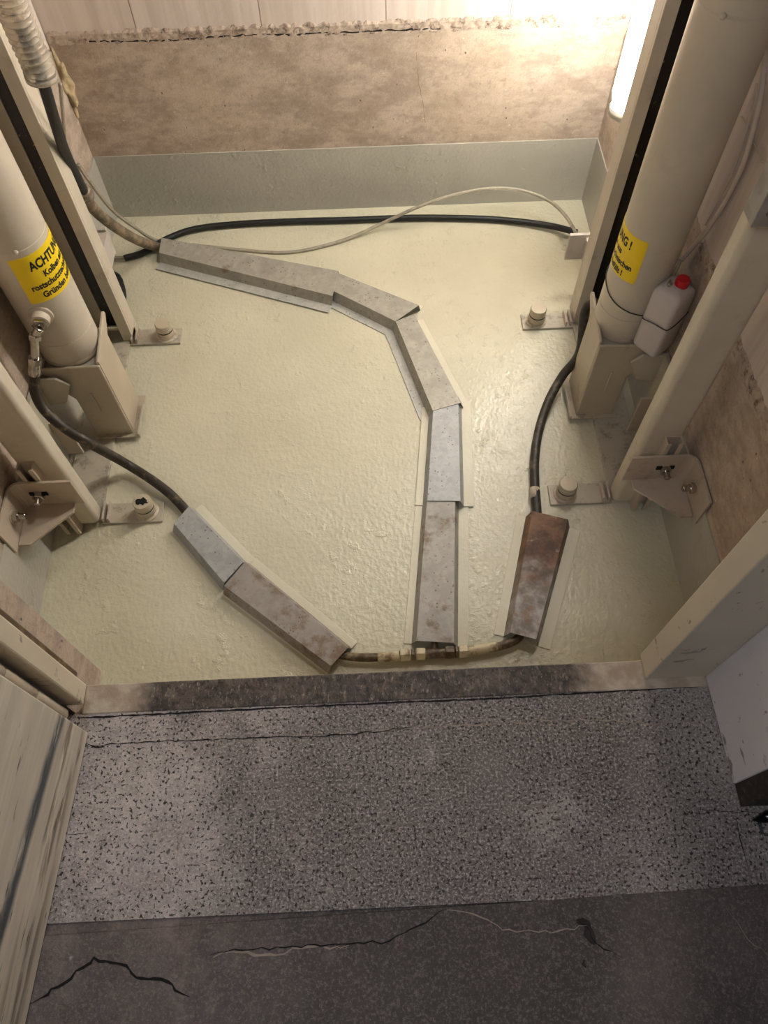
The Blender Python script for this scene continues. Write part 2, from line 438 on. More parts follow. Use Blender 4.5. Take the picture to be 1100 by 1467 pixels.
# ------------------------------------------------------------------ the shaft
XL, XR, YB = -.975, .865, 2.508
def ledge_strip(bm, fn, length, z0, z1, mi):
    """ragged mortar strip: fn(s, depth, z) -> point"""
    nx = int(length / .012); nz = 6; V = []
    for i in range(nx + 1):
        col = []
        s = i * length / nx
        for j in range(nz + 1):
            z = z0 + (z1 - z0) * j / nz
            d = random.uniform(.003, .006) if 0 < j < nz else 0.0
            if j == 0: z += random.uniform(-.006, .004)
            if j == nz: z += random.uniform(-.004, .006)
            col.append(bm.verts.new(fn(s, d, z)))
        V.append(col)
    for i in range(nx):
        for j in range(nz):
            bm.faces.new((V[i][j], V[i+1][j], V[i+1][j+1], V[i][j+1])).material_index = mi
TOP = 2.3
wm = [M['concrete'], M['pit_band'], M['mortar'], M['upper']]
bm = bmesh.new()
box(bm, (XL - .2, YB, PIT - .1), (XR + .2, YB + .2, .16), 0)
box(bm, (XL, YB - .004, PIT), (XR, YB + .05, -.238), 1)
box(bm, (XL - .2, YB + .004, .15), (XR + .2, YB + .2, TOP), 3)
ledge_strip(bm, lambda s, d, z: Vector((XL + s, YB + .004 - d, z)), XR - XL, .148, .19, 2)
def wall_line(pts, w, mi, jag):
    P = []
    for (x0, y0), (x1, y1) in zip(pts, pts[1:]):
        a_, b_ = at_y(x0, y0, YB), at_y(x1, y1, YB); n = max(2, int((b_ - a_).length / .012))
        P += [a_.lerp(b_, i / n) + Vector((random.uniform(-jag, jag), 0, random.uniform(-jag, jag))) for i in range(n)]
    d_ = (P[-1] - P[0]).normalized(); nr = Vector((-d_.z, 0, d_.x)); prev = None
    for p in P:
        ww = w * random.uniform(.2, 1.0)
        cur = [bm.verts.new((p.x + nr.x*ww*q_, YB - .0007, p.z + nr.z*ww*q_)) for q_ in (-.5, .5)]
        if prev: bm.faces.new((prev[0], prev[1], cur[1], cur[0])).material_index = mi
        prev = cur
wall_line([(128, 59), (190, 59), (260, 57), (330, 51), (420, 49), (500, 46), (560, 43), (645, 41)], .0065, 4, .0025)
wall_line([(596, 75), (600, 120), (606, 150), (610, 180)], .0022, 5, .0015)
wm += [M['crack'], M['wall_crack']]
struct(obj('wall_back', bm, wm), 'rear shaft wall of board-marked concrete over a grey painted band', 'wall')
for nm, X, sg, lab in (('wall_left', XL, -1, 'left shaft wall of concrete behind the left cylinder and post'), ('wall_right', XR, 1, 'right shaft wall of concrete behind the canister and right post')):
    bm = bmesh.new()
    def bx(x0, x1, y0, y1, z0, z1, mi):
        box(bm, (min(x0, x1), y0, z0), (max(x0, x1), y1, z1), mi)
    bx(X, X + sg*.2, .43, YB, PIT - .1, .12, 0)
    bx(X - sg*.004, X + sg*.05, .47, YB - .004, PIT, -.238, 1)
    bx(X + sg*.004, X + sg*.2, .43, YB, .11, TOP, 3)
    ledge_strip(bm, lambda s, d, z: Vector((X + sg*(.004 - d), .48 + s, z)), YB - .49, .10, .15, 2)
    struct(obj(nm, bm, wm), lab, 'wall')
struct(obj('floor.001', B((XL - .2, .2, PIT - .1), (XR + .2, YB + .1, PIT)), M['pit_floor']), 'glossy cream painted floor of the lift pit', 'floor')
bm = bmesh.new(); box(bm, (XL, .25, PIT), (XR, .466, -.055), 0)
box(bm, (XL - .1, .43, PIT), (-.64, .552, TOP), 0); box(bm, (.62, .435, PIT), (XR + .1, .478, TOP), 0); box(bm, (XL, .44, PIT), (-.636, .556, -.16), 1)
struct(obj('wall_front', bm, [M['concrete'], M['pit_floor']]), 'front pit wall with concrete piers under the door sill', 'wall')

# ------------------------------------------------------------------ hall floor, sill
bm = bmesh.new()
box(bm, (-1.1, .045, -.06), (1.3, .411, 0), 0)
def ribbon(pts, w, mi, z=.0006, jag=.004):
    P = []
    for a, b in zip(pts, pts[1:]):
        n = max(2, int((b - a).length / .012))
        for i in range(n): P.append(a.lerp(b, i / n) + Vector((random.uniform(-jag, jag), random.uniform(-jag, jag), 0)))
    P.append(pts[-1]); prev = None
    for i, p in enumerate(P):
        d = (P[min(i+1, len(P)-1)] - P[max(i-1, 0)]); d.z = 0; d.normalize(); nrm = Vector((-d.y, d.x, 0))
        e = min(i, len(P) - 1 - i) / 4; ww = w * random.uniform(.5, 1.3) * min(1, .25 + e)
        cur = [bm.verts.new((p + nrm*ww*.5).to_3d()), bm.verts.new((p - nrm*ww*.5).to_3d())]
        for v in cur: v.co.z = z
        if prev: bm.faces.new((prev[0], prev[1], cur[1], cur[0])).material_index = mi
        prev = cur
px = lambda l: [at_z(x, y, 0) for x, y in l]
ribbon(px([(112, 1029), (420, 1013), (720, 1000), (1010, 983)]), .0035, 1, jag=.0008)
ribbon(px([(130, 1068), (180, 1064), (330, 1058), (500, 1053), (590, 1042)]), .002, 1, jag=.002)
ribbon(px([(500, 1050), (590, 1044), (640, 1040), (760, 1034), (870, 1031), (960, 1040)]), .0022, 2, jag=.003)
ribbon(px([(127, 1067), (150, 1070)]), .006, 1)
ribbon(px([(98, 1196), (130, 1193)]), .0025, 1, jag=.001)
ribbon(px([(1053, 1168), (1062, 1210), (1072, 1246)]), .002, 1, jag=.001)
ribbon(px([(1000, 1160), (1055, 1163), (1100, 1164)]), .0012, 1, jag=.001)
struct(obj('floor', bm, [M['hall_rough'], M['crack'], M['pale_crack']]), 'worn exposed aggregate concrete of the hall floor before the pit', 'floor')
bm = bmesh.new()
yl = lambda x: .026 + (x + .6) * .0215
prism(bm, [(-1.1, -1.2, -.002), (1.3, -1.2, -.002), (1.3, yl(1.3), -.002), (-1.1, yl(-1.1), -.002)], (0, 0, .004), 0)
prism(bm, [(-1.1, -1.2, -.06), (1.3, -1.2, -.06), (1.3, .045, -.06), (-1.1, .045, -.06)], (0, 0, .0575), 0)
ribbon(px([(40, 1438), (62, 1429), (75, 1418), (92, 1409), (110, 1392), (126, 1384), (135, 1373), (150, 1379), (160, 1378), (180, 1382), (190, 1395), (203, 1403), (222, 1403), (240, 1406), (252, 1418), (272, 1428)]), .0042, 1, .0026, .0022)
ribbon(px([(300, 1366), (345, 1360), (420, 1357), (500, 1352), (545, 1350), (600, 1327), (640, 1302)]), .002, 1, .0026, .003)
ribbon(px([(305, 1369), (345, 1362), (385, 1369), (430, 1359), (500, 1354)]), .004, 2, .0024, .004)
ribbon(px([(640, 1302), (690, 1312), (720, 1332), (790, 1336), (840, 1326)]), .002, 2, .0026, .003)
ribbon(px([(825, 1316), (842, 1330), (852, 1352), (890, 1372)]), .0025, 1, .0026, .004)
ribbon(px([(828, 1318), (838, 1327), (846, 1340), (852, 1352)]), .022, 3, .0025, .004)
ribbon(px([(834, 1372), (839, 1386)]), .012, 3, .0025, .003)
ribbon(px([(1040, 1300), (1070, 1345), (1100, 1370)]), .0015, 2, .0026, .002)
struct(obj('floor.002', bm, [M['hall_smooth'], M['crack'], M['pale_crack'], M['gouge']]), 'dark cracked smooth concrete nearest the viewer', 'floor')
bm = bmesh.new(); box(bm, (-.605, .4105, -.055), (.66, .471, .0015), 0)
struct(obj('trim_1', bm, M['sill'], bevel=.003), 'dark stained concrete sill along the pit edge', 'sill')

# ------------------------------------------------------------------ door frame
bm = B((-.70, .429, 0.002), (-.602, .4712, TOP))
struct(obj('trim_2', bm, M['jamb'], bevel=.004), 'cream steel door jamb at the left end of the sill', 'door jamb')
bm = B((.527, .431, .002), (.655, .483, TOP))
struct(obj('trim_3', bm, M['jamb'], bevel=.003), 'cream steel door jamb at the right end of the sill', 'door jamb')
struct(obj('trim_4', B((-.632, .473, .03), (-.613, .489, TOP)), M['brown'], bevel=.003), 'narrow brown seal strip behind the left door jamb', 'seal strip')
bm = bmesh.new(); prism(bm, [(-.584, .374, .004), (-.616, -.10, .004), (-.645, -.70, .004), (-.69, -.70, .004), (-.66, -.10, .004), (-.628, .374, .004)], (0, 0, TOP))
struct(obj('door_1', bm, M['door'], bevel=.003), 'streaked metal clad door leaf standing open at lower left', 'door')
bm = bmesh.new(); box(bm, (.648, .2235, .003), (.80, .432, TOP), 0)
struct(obj('trim_5', bm, M['jamb_grey'], bevel=.004), 'pale grey door return panel at the right', 'door panel')
struct(obj('trim_6', B((.652, .183, .003), (.80, .2232, TOP)), M['brush']), 'dark brown seal along the near edge of the right door panel', 'seal strip')
t = thing('door_hinge', (-.632, .403, .004), 'round steel hinge barrel in the dark gap behind the left door leaf', 'hinge')
for z0, z1 in ((.03, .17), (.174, .30), (.304, .5)):
    bm = bmesh.new(); lathe(bm, [(.0125, z0), (.0145, z0 + .003), (.0145, z1 - .003), (.0125, z1)], (-.632, .403, 0), seg=20)
    obj('knuckle', bm, M['bracket'], t, auto=40)
bm = bmesh.new(); lathe(bm, [(.008, .004), (.008, .6)], (-.632, .403, 0), seg=12); obj('pin', bm, M['zinc'], t, smooth=True)
t = thing('floor_latch', at_z(1085, 1158, 0), 'glossy black and chrome latch lying on the floor at the right edge', 'latch')
a = at_z(1064, 1155, 0) + Vector((.006, -.026, 0)); b_ = at_z(1112, 1146, 0) + Vector((0, -.026, 0))
d = (b_ - a).normalized(); nn = Vector((-d.y, d.x, 0))
bm = bmesh.new(); prism(bm, [a, a + d*.02 - nn*.008, b_ - nn*.016, b_ + nn*.012, a + d*.03 + nn*.01], (0, 0, .012)); obj('casing', bm, M['black'], t, bevel=.003)
bm = T([a + d*.025 + Vector((0, 0, .014)), a + d*.045 + nn*.006 + Vector((0, 0, .017)), b_ + nn*.004 + Vector((0, 0, .015))], .0035, 6, 8); obj('lever', bm, M['shine'], t, smooth=True)
obj('catch', B(tuple(a + Vector((.012, -.024, 0))), tuple(a + Vector((.018, -.004, .004)))), M['shine'], t)

# ------------------------------------------------------------------ lamp
t = thing('wall_lamp', (.865, 2.13, .06), 'lit white fluorescent tube lamp upright on the right wall beside the rear corner', 'lamp')
def pill(x0, x1, y0, y1, z0, z1, seg=10):
    """half-round cover with a rounded lower end"""
    bm = bmesh.new(); cy = (y0 + y1) / 2; w = (y1 - y0) / 2; dep = x1 - x0; rings = []
    for z, f in ((z0, .15), (z0 + .012, .55), (z0 + .03, .85), (z0 + .055, 1), (z1 - .02, 1), (z1, .8)):
        rings.append([bm.verts.new((x1 - dep*f**.5*math.sin(PI*k/seg)**.6, cy - w*f*math.cos(PI*k/seg), z)) for k in range(seg + 1)])
    for p, q in zip(rings, rings[1:]):
        for k in range(seg): bm.faces.new((p[k], p[k+1], q[k+1], q[k]))
        bm.faces.new((p[seg], p[0], q[0], q[seg]))
    bm.faces.new(rings[0]); bm.faces.new(rings[-1]); return bm
obj('diffuser', pill(.744, .84, 2.085, 2.175, .105, 1.40), M['lamp_cover'], t, smooth=True)
obj('end_cap', pill(.748, .84, 2.088, 2.178, .068, .118), M['lamp_end'], t, smooth=True)
obj('back_plate', B((.84, 2.08, .075), (.864, 2.18, 1.41)), M['housing'], t, bevel=.004)

# ------------------------------------------------------------------ posts, base frames, rails: mirrored left (-1) and right (+1)
side = {-1: dict(n='left', px=-.834, rail=-.822), 1: dict(n='right', px=.714, rail=.716)}
def mx(s, base, d):       # d measured outwards (towards the wall) from the inner face
    return base + s * d
def sbox(bm, s, base, d0, d1, y0, y1, z0, z1, mi=0):
    a, b = mx(s, base, d0), mx(s, base, d1)
    box(bm, (min(a, b), y0, z0), (max(a, b), y1, z1), mi)
for s in (-1, 1):
    q = side[s]; n = q['n']; X = q['px']
    # --- base frame
    t = thing('base_frame', (X, 1.5, PIT), f'flat painted steel base frame bolted to the pit floor under the {n} cylinder', 'base frame', 'base frames of the two lifting columns')
    bm = bmesh.new(); sbox(bm, s, X, 0, .118, 1.135, 1.90, PIT, PIT + .012)
    obj('ground_plate', bm, M['beige'], t, bevel=.002)
    for y, w in ((1.158, .125), (1.868, .125)):
        bm = bmesh.new(); sbox(bm, s, X, -.185 if y < 1.5 else -.175, .001, y - .036, y + .034, PIT, PIT + .009)
        tp = obj('tab_plate', bm, M['beige'], t, bevel=.002)
        cx = X - s * (.136 if y < 1.5 else .125)
        for e in (0.0, .016):
            bm = bmesh.new(); sbox(bm, s, X, -.012 - e, -.006 - e, y - .032, y + .03, PIT + .009, PIT + .03); obj('weld_lug', bm, M['bracket'], t, bevel=.001)
        bm = bmesh.new(); lathe(bm, [(.036, .009), (.036, .012), (.031, .016)], (cx, y, PIT), seg=28); ab = obj('anchor_bolt', bm, M['bolt'], t, auto=40)
        bm = bmesh.new(); lathe(bm, [(.028, .016), (.030, .020), (.030, .036), (.027, .040)], (cx, y, PIT), seg=24); obj('nut', bm, M['bolt'], ab, auto=40)
        bm = bmesh.new(); lathe(bm, [(.0278, .0385), (.0278, .0445)], (cx, y, PIT), seg=28); obj('dark_ring', bm, M['crack'], ab, smooth=False)
        bm = bmesh.new(); lathe(bm, [(.024, .042), (.028, .044), (.028, .066), (.0255, .0705), (.012, .072)], (cx, y, PIT), seg=28); obj('cap', bm, M['bolt'], ab, auto=40)
        if s < 0:
            bm = bmesh.new()
            pts = []
            rr = random.Random(3 if y < 1.5 else 9)
            for k in range(14): pts.append((cx + .002 + math.cos(2*PI*k/14)*.024*rr.uniform(.45, 1), y - .002 + math.sin(2*PI*k/14)*.018*rr.uniform(.4, 1), PIT + .072))
            if y < 1.5:
                prism(bm, pts, (0, 0, .0008)); obj('chipped_patch', bm, M['crack'], ab)
    # --- post (rectangular hollow section with rounded corners)
    t = thing('column_post', (mx(s, X, .05), 1.146, PIT), f'tall cream square steel post in front of the {n} cylinder', 'post', 'front posts of the lift frame')
    bm = bmesh.new(); sbox(bm, s, X, 0, .108, 1.117, 1.176, PIT + .012, TOP)
    obj('post', bm, M['cream'], t, bevel=.017)
    zt = -.14 if s > 0 else -.135
    bm = bmesh.new()
    for z0, z1 in ((PIT + .012, zt),):
        sbox(bm, s, X, .052, .0555, 1.088, 1.117, z0, z1); sbox(bm, s, X, .0925, .096, 1.088, 1.117, z0, z1)
        sbox(bm, s, X, .0555, .0925, 1.1135, 1.117, z0, z1)
        sbox(bm, s, X, .0555, .064, 1.088, 1.091, z0, z1); sbox(bm, s, X, .084, .0925, 1.088, 1.091, z0, z1)
    obj('strut_channel', bm, M['bracket'], t)
    # --- wall bracket across post and wall
    WX = XR if s > 0 else XL
    t = thing('wall_bracket', (WX, 1.05, -.25), f'welded steel angle bracket bolting the {n} front post to the shaft wall', 'bracket', 'angle brackets tying the posts to the walls')
    out = abs(WX - X) - .003
    bm = bmesh.new()
    P0, P1 = X - s*.028, X + s*out
    r = .03; prof = [(P0, 1.087), (P1 - s*r, 1.087)] + [(P1 - s*r + s*r*math.sin(a), 1.087 - r + r*math.cos(a)) for a in (PI/8, PI/4, 3*PI/8)] + [(P1, 1.087 - r), (P1, .935)]
    z0a, z1a = -.297, -.185
    inner = [(P0, 1.080), (P1 - s*r, 1.080)] + [(P1 - s*r + s*(r - .007)*math.sin(a), 1.087 - r + (r - .007)*math.cos(a)) for a in (PI/8, PI/4, 3*PI/8)] + [(P1 - s*.007, 1.087 - r), (P1 - s*.007, .935)]
    for i in range(len(prof) - 1):
        pts = [(*prof[i], z0a), (*prof[i+1], z0a), (*inner[i+1], z0a), (*inner[i], z0a)]
        prism(bm, pts, (0, 0, z1a - z0a))
    bmesh.ops.remove_doubles(bm, verts=bm.verts, dist=1e-5)
    obj('angle_plate', bm, M['bracket'], t, bevel=.001)
    bm = bmesh.new()
    prism(bm, [(X - s*.002, 1.0795, -.30), (P1 - s*.008, 1.0795, -.30), (P1 - s*.008, .955, -.30), (P1 - s*.04, .955, -.30), (X - s*.002, 1.052, -.30)], (0, 0, .008))
    obj('gusset', bm, M['bracket'], t, bevel=.001)
    bm = bmesh.new(); sbox(bm, s, X, .05, .098, 1.076, 1.0798, -.242, -.228); obj('slot', bm, M['crack'], t)
    for c, ax in (((X + s*.074, 1.0798, -.238), (0, -1, 0)), ((P1 - s*.0072, 1.01, -.235), (-s, 0, 0))):
        c = Vector(c); ax = Vector(ax)
        big = ax.y == 0
        bm = bmesh.new(); lathe(bm, [(.019 if big else .014, 0), (.019 if big else .014, .003)], c, ax, 24); w = obj('washer', bm, M['bracket'], t, auto=40)
        bm = bmesh.new(); hexa(bm, c + ax*.003, ax, .016, .014); obj('nut', bm, M['zinc'], w)
        bm = bmesh.new(); lathe(bm, [(.009, .012), (.009, .034), (.007, .036)], c, ax, 16); obj('bolt', bm, M['zinc'], w, auto=40)
    # --- guide rail: lipped channel, greased inside
    R_ = q['rail']
    t = thing('guide_rail', (R_, 1.88, PIT), f'tall steel guide rail with greased black channel behind the {n} cylinder', 'guide rail', 'rear guide rails of the lift')
    bm = bmesh.new()
    sbox(bm, s, R_, 0, .036, 1.85, 1.862, PIT + .012, TOP)
    sbox(bm, s, R_, 0, .010, 1.862, 1.925, PIT + .012, TOP)
    sbox(bm, s, R_, .01, .146, 1.913, 1.925, PIT + .012, TOP)
    sbox(bm, s, R_, .136, .146, 1.85, 1.913, PIT + .012, TOP)  # hidden outer side widened to block lamp light along the wall
    obj('channel', bm, M['cream'], t, bevel=.0015)
    bm = bmesh.new(); sbox(bm, s, R_, .0105, .092, 1.905, 1.9128, PIT + .03, TOP); obj('running_face', bm, M['grease'], t)
    bm = bmesh.new(); sbox(bm, s, R_, .0925, .1355, 1.900, 1.9125, PIT + .03, TOP); obj('backing_strip', bm, M['beige'], t)

# tie plates behind the rails
for s, pts, lab in ((1, [(815, 337), (850, 337), (847, 372), (811, 371)], 'small white plate tab beside the right guide rail where the black conduit ends'),
                    (-1, [(122, 329), (153, 330), (165, 366), (140, 366)], 'small white plate tab sticking out behind the left guide rail')):
    Y = 2.0 if s > 0 else 2.0
    P = [at_y(x, y, Y) for x, y in pts]
    z1 = sum(p.z for p in P[:2]) / 2; z0 = sum(p.z for p in P[2:]) / 2
    xi = (P[0].x + P[3].x) / 2 if s > 0 else (P[1].x + P[2].x) / 2
    t = thing('tie_plate', (xi, Y, z0), lab, 'plate')
    xo = (.78 if s > 0 else -.90)
    bm = bmesh.new(); box(bm, (min(xi, xo), Y, z0), (max(xi, xo), Y + .012, z1)); obj('face_plate', bm, M['tab'], t, bevel=.001)
    bm = bmesh.new(); xa = (.735 if s > 0 else -.875); box(bm, (xa, 1.925, z0 + .01), (xa + .05, Y, z1 - .01)); obj('stem', bm, M['tab'], t)

# ------------------------------------------------------------------ pedestals and cylinders
def text_mesh(lines, size_list, drops):
    """lettering as flat polygons (u to the right, v up), centred on each line"""
    out = []
    for ln, sz, dr in zip(lines, size_list, drops):
        y = -dr * .142
        cu = bpy.data.curves.new('lettering', 'FONT'); cu.body = ln; cu.size = sz; cu.align_x = 'CENTER'; cu.resolution_u = 3
        cu.offset = sz * .036
        ob = bpy.data.objects.new('lettering', cu); COL.objects.link(ob)
        dg = bpy.context.evaluated_depsgraph_get(); dg.update()
        me = bpy.data.meshes.new_from_object(ob.evaluated_get(dg))
        out.append(([(v.co.x, v.co.y + y) for v in me.vertices], [list(p.vertices) for p in me.polygons]))
        bpy.data.objects.remove(ob); bpy.data.curves.remove(cu); bpy.data.meshes.remove(me)
    return out
def cyl_pt(c, r, deg, z): a = math.radians(deg); return Vector((c[0] + r*math.cos(a), c[1] + r*math.sin(a), z))
KX = lambda tw, us, H: (tw / (max(us) - min(us))) if tw else .80
CYL = {-1: ((-.8705, 1.545), .0865), 1: ((.741, 1.545), .0818)}
for s in (-1, 1):
    n = side[s]['n']; (c, r) = CYL[s]
    Xi = -.772 if s < 0 else .6575
    # pedestal
    t = thing('cylinder_pedestal', (c[0], c[1], PIT), f'open topped steel box pedestal carrying the {n} cylinder', 'pedestal', 'pedestals under the two cylinders')
    th = .010
    bm = bmesh.new(); z0 = PIT + .012
    prism(bm, [(Xi, 1.4565, z0), (Xi, 1.590, z0), (Xi, 1.585, -.175), (Xi, 1.632, -.135), (Xi, 1.628, -.122), (Xi, 1.4565, -.150)], (s*th, 0, 0))
    obj('side_plate', bm, M['cyl_base'], t, bevel=.003)
    bm = bmesh.new()
    prism(bm, [(Xi, 1.446, z0), (Xi + s*.118, 1.446, z0), (Xi + s*.118, 1.446, -.30), (Xi + s*.172, 1.446, -.22), (Xi + s*.172, 1.446, -.160), (Xi, 1.446, -.157)], (0, th, 0))
    obj('front_plate', bm, M['cyl_base'], t, bevel=.0055)
    bm = bmesh.new(); sbox(bm, s, Xi, th, .172, 1.57, 1.58, -.33, -.186); obj('rear_plate', bm, M['cyl_base'], t)
    bm = bmesh.new(); sbox(bm, s, Xi, .162, .172, 1.4565, 1.57, -.33, -.16); obj('side_plate', bm, M['cyl_base'], t)
    bm = bmesh.new(); sbox(bm, s, Xi, .06, .066, 1.440, 1.446, -.36, -.27); obj('weld_seam', bm, M['bracket'], t, bevel=.002)
    bm = bmesh.new(); sbox(bm, s, Xi, -.022, .13, 1.432, 1.60, PIT + .012, PIT + .0185); obj('foot_plate', bm, M['cyl_base'], t, bevel=.001)
    bm = bmesh.new(); sbox(bm, s, Xi, -.022, -.017, 1.432, 1.56, PIT + .0185, PIT + .032)
    obj('foot_lip', bm, M['beige'], t)
    bm = bmesh.new(); sbox(bm, s, Xi, th + .0005, .1615, 1.4565, 1.5695, -.185, -.172); obj('seat_plate', bm, M['beige'], t)
    # tie bracket from pedestal towards the wall
    t = thing('tie_bracket', (Xi + s*.17, 1.42, -.3), f'folded steel bracket joining the {n} pedestal to the wall beside it', 'bracket', 'brackets beside the pedestals')
    bm = bmesh.new()
    WXX = (XR if s > 0 else XL) - s*.004
    prism(bm, [(Xi + s*.10, 1.425, -.21), (Xi + s*.13, 1.425, -.18), (WXX - s*.0, 1.425, -.18), (WXX, 1.425, -.30), (Xi + s*.135, 1.425, -.285)], (0, .008, 0))
    obj('face_plate', bm, M['beige'], t, bevel=.001)
    bm = bmesh.new(); sbox(bm, s, WXX, -.012, 0, 1.30, 1.425, -.36, -.18); obj('wall_plate', bm, M['beige'], t, bevel=.001)
    bm = bmesh.new(); sbox(bm, s, WXX, -.06, -.012, 1.36, 1.368, -.46, -.30); obj('rib', bm, M['bracket'], t)
    # cylinder
    zseam = .243 if s < 0 else .715
    t = thing('hydraulic_cylinder', (c[0], c[1], -.17), f'thick cream hydraulic lift cylinder with yellow warning sticker on the {n}', 'hydraulic cylinder', 'the two hydraulic cylinders')
    bm = bmesh.new()
    prof = [(r*.86, -.166), (r*.97, -.158), (r, -.15), (r, -.082), (r - .0012, -.0815), (r - .0012, -.079), (r, -.0785), (r, zseam - .003), (r - .0016, zseam - .002), (r - .0016, zseam + .002), (r, zseam + .003), (r, TOP)]
    lathe(bm, prof, (c[0], c[1], 0), seg=72)
    obj('barrel', bm, M['cyl'], t, auto=50)
    bm = bmesh.new(); lathe(bm, [(r*.9, -.171), (r*1.015, -.166), (r*1.02, -.160), (r*.98, -.152)], (c[0], c[1], 0), seg=72); obj('bottom_rim', bm, M['cyl_base'], t, auto=50)
    bm = bmesh.new(); da = -68 if s < 0 else -128
    p = cyl_pt(c, r, da, zseam); lathe(bm, [(.006, -.003), (.006, .004), (.003, .007)], p, (math.cos(math.radians(da)), math.sin(math.radians(da)), -.1), 12); obj('bleed_screw', bm, M['cyl'], t, smooth=True)
    # sticker and lettering
    if s < 0: a0, a1, za, zb = -87, 57, .080, .222
    else: a0, a1, za, zb = -269, -117, .052, .188
    bm = bmesh.new(); N = 60; rows = []
    for i in range(N + 1):
        a = a0 + (a1 - a0) * i / N
        rows.append([bm.verts.new(cyl_pt(c, rr, a, z)) for rr, z in ((r + .0003, za), (r + .0011, za), (r + .0011, zb), (r + .0003, zb))])
    for p_, q_ in zip(rows, rows[1:]):
        for k in range(4): bm.faces.new((p_[k], q_[k], q_[(k+1) % 4], p_[(k+1) % 4]))
    bm.faces.new(rows[0]); bm.faces.new(rows[-1][::-1])
    st = obj('warning_sticker', bm, M['label'], t, auto=40); st['label'] = 'yellow sticker with black German warning text'
    H = zb - za; mid = (a0 + a1) / 2
    z = zb - H * .31
    for verts, polys, tw in zip(*zip(*text_mesh(['ACHTUNG !', 'Kolben aus', 'rostschutztechnischen', 'Gründen befüllt !'], [H*.26, H*.18, H*.18, H*.18], (0, .215, .41, .605))), (.140, None, .178, None)):
        us = [u for u, v in verts]
        bm = bmesh.new()
        vs = [bm.verts.new(cyl_pt(c, r + .0016, mid + math.degrees(u * KX(tw, us, H) / r), z + v)) for u, v in verts]
        for f in polys:
            try: bm.faces.new([vs[i] for i in f])
            except ValueError: pass
        obj('lettering', bm, M['ink'], st)
    if s < 0:
        # pressure port facing the viewer
        ad = math.radians(-86); ax = Vector((math.cos(ad), math.sin(ad), .0)).normalized()
        p = cyl_pt(c, r - .004, -83, .037)
        bm = bmesh.new(); lathe(bm, [(.031, 0), (.031, .006), (.024, .010), (.024, .030), (.021, .032)], p, ax, 32); pp = obj('port_boss', bm, M['cyl'], t, auto=40)
        bm = bmesh.new(); hexa(bm, p + ax*.032, ax, .021, .010); obj('hex_nut', bm, M['zinc'], pp)
    else:
        p = None

# ------------------------------------------------------------------ hydraulic hoses
p0 = cyl_pt(CYL[-1][0], CYL[-1][1], -83, .037) + Vector((.003, -.045, 0))
t = thing('hydraulic_hose', p0, 'dusty black hydraulic hose curving from the left cylinder port to the left floor cover', 'hose', 'hydraulic hoses of the two cylinders')
el = [p0, at_y(50, 484, 1.405), at_y(50, 500, 1.395), at_y(50, 515, 1.385)]
bm = bmesh.new(); tube(bm, spline(el, 6), .0115, 16); obj('elbow', bm, M['zinc'], t, smooth=True)
q0, q1 = at_y(50, 512, 1.386), at_y(50, 538, 1.372)
ax = (q1 - q0).normalized()
bm = bmesh.new(); hexa(bm, q0, ax, .019, .020); obj('swivel_nut', bm, M['zinc'], t)
bm = bmesh.new(); hexa(bm, el[1] - ax*.012, ax, .017, .016); obj('elbow_nut', bm, M['zinc'], t)
bm = bmesh.new(); lathe(bm, [(.0165, .018), (.0165, .03), (.0158, .032), (.0165, .034), (.0165, .056), (.015, .058)], q0, ax, 24); obj('ferrule', bm, M['zinc'], t, auto=40)
hl = [q0 + ax*.05, at_y(50, 560, 1.352), at_y(62, 585, 1.325), at_y(88, 610, 1.295), at_y(130, 636, 1.265), at_z(180, 664, -.452), at_z(225, 693, -.47), at_z(258, 722, -.482), at_z(300, 775, -.484)]
obj('hose', T(hl, .0145, 8, 16), M['hose_l'], t, smooth=True)
t = thing('hydraulic_hose', (.62, 1.5, PIT), 'dusty black hydraulic hose curving from behind the right pedestal to the rusty cover', 'hose', 'hydraulic hoses of the two cylinders')
hr = [Vector((.70, 1.66, -.20)), Vector((.672, 1.665, -.235)), at_y(830, 505, 1.60), at_z(806, 538, -.44), at_z(787, 572, -.47), at_z(773, 612, -.482), at_z(766, 655, -.483), at_z(766, 695, -.483), at_z(769, 735, -.48), at_z(770, 780, -.478)]
obj('hose', T(hr, .0145, 8, 16), M['hose_r'], t, smooth=True)
k0, k1 = at_z(766, 700, -.483), at_z(766, 715, -.483)
bm = bmesh.new(); tube(bm, [k0, k0.lerp(k1, .5), k1], .0155, 16); obj('tape_band', bm, M['bracket'], t, smooth=True)

